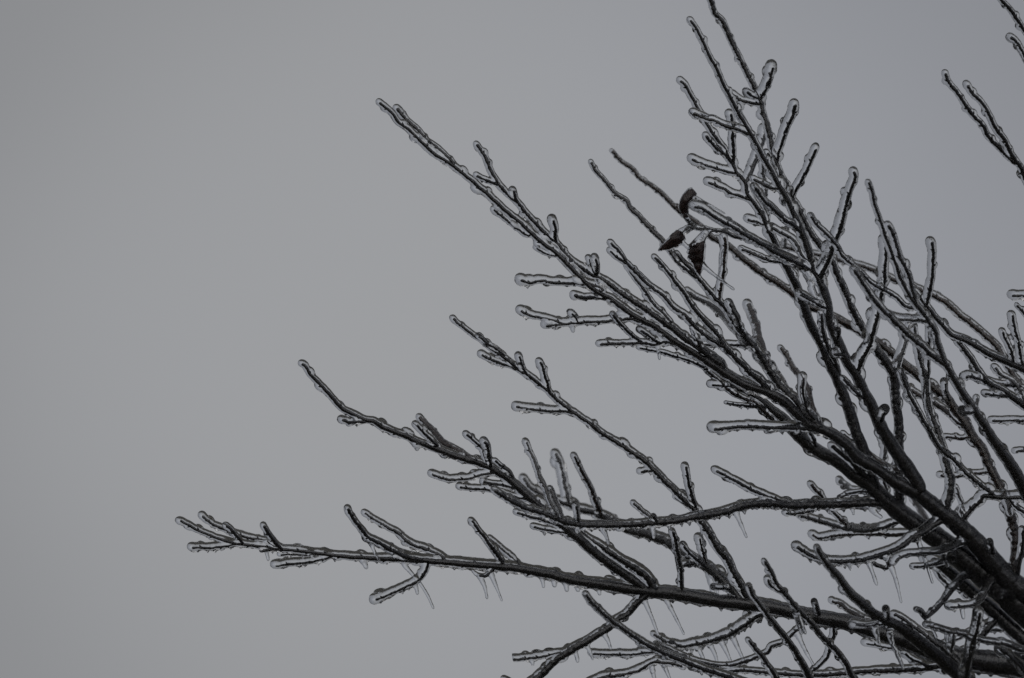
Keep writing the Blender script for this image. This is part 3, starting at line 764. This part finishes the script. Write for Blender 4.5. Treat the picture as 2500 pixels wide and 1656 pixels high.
# ------------------------------------------------------------------ dead leaves
def leaf(par, path, table, fold, seed):
    """path: midrib from stalk to tip; table rows: (u, left width, right width)"""
    c = cat(path, 2.0); n = len(c)
    u = np.linspace(0, 1, n)
    WL = np.interp(u, [a for a, _, _ in table], [b_ for _, b_, _ in table])
    WR = np.interp(u, [a for a, _, _ in table], [b_ for _, _, b_ in table])
    rnd = random.Random(seed)
    V = []; cols = 9
    tan = np.gradient(c, axis=0)
    for i in range(n):
        t_ = tan[i] / (np.linalg.norm(tan[i]) + 1e-9)
        s_ = np.array([t_[1], -t_[0], 0.0]); s_ /= np.linalg.norm(s_) + 1e-9
        jl = rnd.uniform(-.10, .10) * (1 if i % 3 else -1.2); jr = rnd.uniform(-.10, .10)
        for j in range(cols):
            q = (j / (cols - 1)) * 2 - 1
            w_ = (WL[i] * (1 + (jl if q == -1 else 0)) if q < 0 else WR[i] * (1 + (jr if q == 1 else 0)))
            sk = (tan[i] * 0.9 * (q * q)) if abs(q) == 1 and i % 3 == 0 else 0
            zz = fold * (q * q) * w_ + 0.5 * w_ * noise.noise((i * .12, q * 1.3, seed))
            V.append(c[i] + s_ * w_ * q + np.array([0, 0, zz]) + sk)
    V = np.array(V)
    top = np.array([local(v) for v in V]); bot = np.array([local(v + np.array([0, 0, 0.7])) for v in V])
    F = []
    m = len(top)
    for i in range(n - 1):
        for j in range(cols - 1):
            a = i * cols + j
            F.append((a, a + 1, a + cols + 1, a + cols)); F.append((m + a, m + a + cols, m + a + cols + 1, m + a + 1))
    for i in range(n - 1):
        for j in (0, cols - 1):
            a = i * cols + j
            F.append((a, a + cols, m + a + cols, m + a))
    for i in (0, n - 1):
        for j in range(cols - 1):
            a = i * cols + j; F.append((a, a + 1, m + a + 1, m + a))
    o = world_mesh('leaf', np.vstack([top, bot]), F, LEAF, None)
    PART['leaf%d' % seed] = o
    parts.append(('ice_glaze', 'leaf%d' % seed)); li = len(parts) - 1
    for j in range(0, cols):
        idxs = [i * cols + j for i in range(0, n, 3)]
        P = np.array([local(V[i]) for i in idxs])
        pr = np.clip((WL + WR)[::3][:len(P)] / 22, 0.3, 1)
        ice.add(tube(P, (1.6 + 2.6 * pr) * UNIT, 8), li)
    return o
zk = CURVE['kp']['c'][0, 2]
leaf('kp', [(1675, 532, zk), (1668, 510, zk - 8), (1674, 492, zk - 12), (1686, 477, zk - 6), (1697, 467, zk + 10)],
     [(0, 2, 2), (.15, 9, 5), (.35, 11, 9), (.6, 12, 12), (.85, 10, 13), (1, 4, 8)], 0.9, 1)
zq = CURVE['kq']['c'][0, 2]
leaf('kq', [(1718, 588, zq), (1718, 602, zq - 2), (1716, 622, zq - 3), (1714, 645, zq), (1708, 671, zq + 4)],
     [(0, 8, 1), (.07, 22, 1.5), (.2, 31, 2), (.35, 36, 2), (.52, 34, 2), (.68, 24, 2), (.82, 16, 1.5), (.93, 9, 1), (1, 1, .5)], 0.35, 2)
zr = CURVE['kr']['c'][0, 2]
leaf('kr', [(1664, 566, zr), (1655, 575, zr - 6), (1643, 586, zr - 10), (1628, 598, zr - 6), (1609, 611, zr)],
     [(0, 3, 7), (.08, 9, 17), (.25, 10, 20), (.45, 8, 17), (.65, 6, 12), (.85, 3.5, 6), (1, .4, .4)], 0.5, 3)
# webs of ice between the leaves
parts.append(('ice_glaze', 'leaf3')); li = len(parts) - 1
for (x0, y0, x1, y1, ra, rb_) in ((1658, 584, 1688, 612, 7, 5), (1722, 568, 1688, 602, 9, 8), (1694, 552, 1636, 588, 8, 9), (1674, 528, 1690, 554, 8, 6), (1636, 588, 1612, 609, 9, 5)):
    P = np.array([local((x0 + (x1 - x0) * u, y0 + (y1 - y0) * u, zr)) for u in np.linspace(0, 1, 8)])
    ice.add(tube(P, np.linspace(ra, rb_, 8) * UNIT, 8), li)

# ------------------------------------------------------------------ fuse the ice into one skin, smooth it, then hand each stretch to its twig
V = np.vstack(ice.V); LAB = np.concatenate(ice.lab)
me = bpy.data.meshes.new("ice_source"); me.from_pydata(V.tolist(), [], ice.F)
tmp = bpy.data.objects.new("ice_source", me); COL.objects.link(tmp)
md = tmp.modifiers.new("skin", 'REMESH'); md.mode = 'VOXEL'; md.voxel_size = 0.00105; md.adaptivity = 0.0
dg = bpy.context.evaluated_depsgraph_get()
em = tmp.evaluated_get(dg).to_mesh()
nv = len(em.vertices); npoly = len(em.polygons)
X = np.empty(nv * 3); em.vertices.foreach_get('co', X); X = X.reshape(-1, 3)
nl = len(em.loops); LV = np.empty(nl, np.int32); em.loops.foreach_get('vertex_index', LV)
LT = np.empty(npoly, np.int32); em.polygons.foreach_get('loop_total', LT)
LS = np.empty(npoly, np.int32); em.polygons.foreach_get('loop_start', LS)
tmp.evaluated_get(dg).to_mesh_clear()
bpy.data.objects.remove(tmp); bpy.data.meshes.remove(me)
ok = LT == 4
Q4 = LV[(LS[ok][:, None] + np.arange(4)[None])]
print("ice quads", len(Q4), "others", (~ok).sum())
E1 = np.vstack([Q4[:, [0, 1]], Q4[:, [1, 2]], Q4[:, [2, 3]], Q4[:, [3, 0]]])
def smooth(X, f):
    acc = np.zeros_like(X)
    for d in range(3):
        acc[:, d] = np.bincount(E1[:, 0], X[E1[:, 1], d], nv) + np.bincount(E1[:, 1], X[E1[:, 0], d], nv)
    cnt = np.bincount(E1[:, 0], minlength=nv) + np.bincount(E1[:, 1], minlength=nv)
    return X + f * (acc / np.maximum(cnt, 1)[:, None] - X)
for it in range(5):
    X = smooth(X, 0.55); X = smooth(X, -0.50)
X = smooth(X, 0.4)
FN = np.cross(X[Q4[:, 2]] - X[Q4[:, 0]], X[Q4[:, 3]] - X[Q4[:, 1]])
VN = np.zeros((nv, 3))
for c4 in range(4):
    for d in range(3):
        VN[:, d] += np.bincount(Q4[:, c4], FN[:, d], nv)
VN /= np.linalg.norm(VN, axis=1)[:, None] + 1e-15
kd = kdtree.KDTree(len(V))
for i, v in enumerate(V.tolist()): kd.insert(v, i)
kd.balance()
cen = X[Q4].mean(axis=1)
sub = LAB[np.array([kd.find(v)[1] for v in cen.tolist()])]
R = MW[:3, :3]
XW = X @ R.T + MW[:3, 3] - TL
VNW = VN @ R.T
for li in np.unique(sub):
    name, pk = parts[li]
    fs = Q4[sub == li]
    if len(fs) < 6: continue
    uv, inv = np.unique(fs, return_inverse=True)
    inv = inv.reshape(-1, 4)
    m_ = bpy.data.meshes.new(name)
    c0 = XW[uv].mean(axis=0)
    m_.vertices.add(len(uv)); m_.vertices.foreach_set('co', (XW[uv] - c0).astype(np.float32).ravel())
    m_.loops.add(inv.size); m_.loops.foreach_set('vertex_index', inv.astype(np.int32).ravel())
    m_.polygons.add(len(inv)); m_.polygons.foreach_set('loop_start', np.arange(0, inv.size, 4, dtype=np.int32))
    m_.update(calc_edges=True)
    m_.polygons.foreach_set('use_smooth', [True] * len(inv))
    m_.normals_split_custom_set_from_vertices(VNW[uv].tolist())
    m_.materials.append(ICE)
    o = bpy.data.objects.new(name, m_); COL.objects.link(o)
    par = PART.get(pk)
    o.parent = par if par is not None else tree
    o.location = Vector(c0) - (par.location if par is not None else Vector((0, 0, 0)))
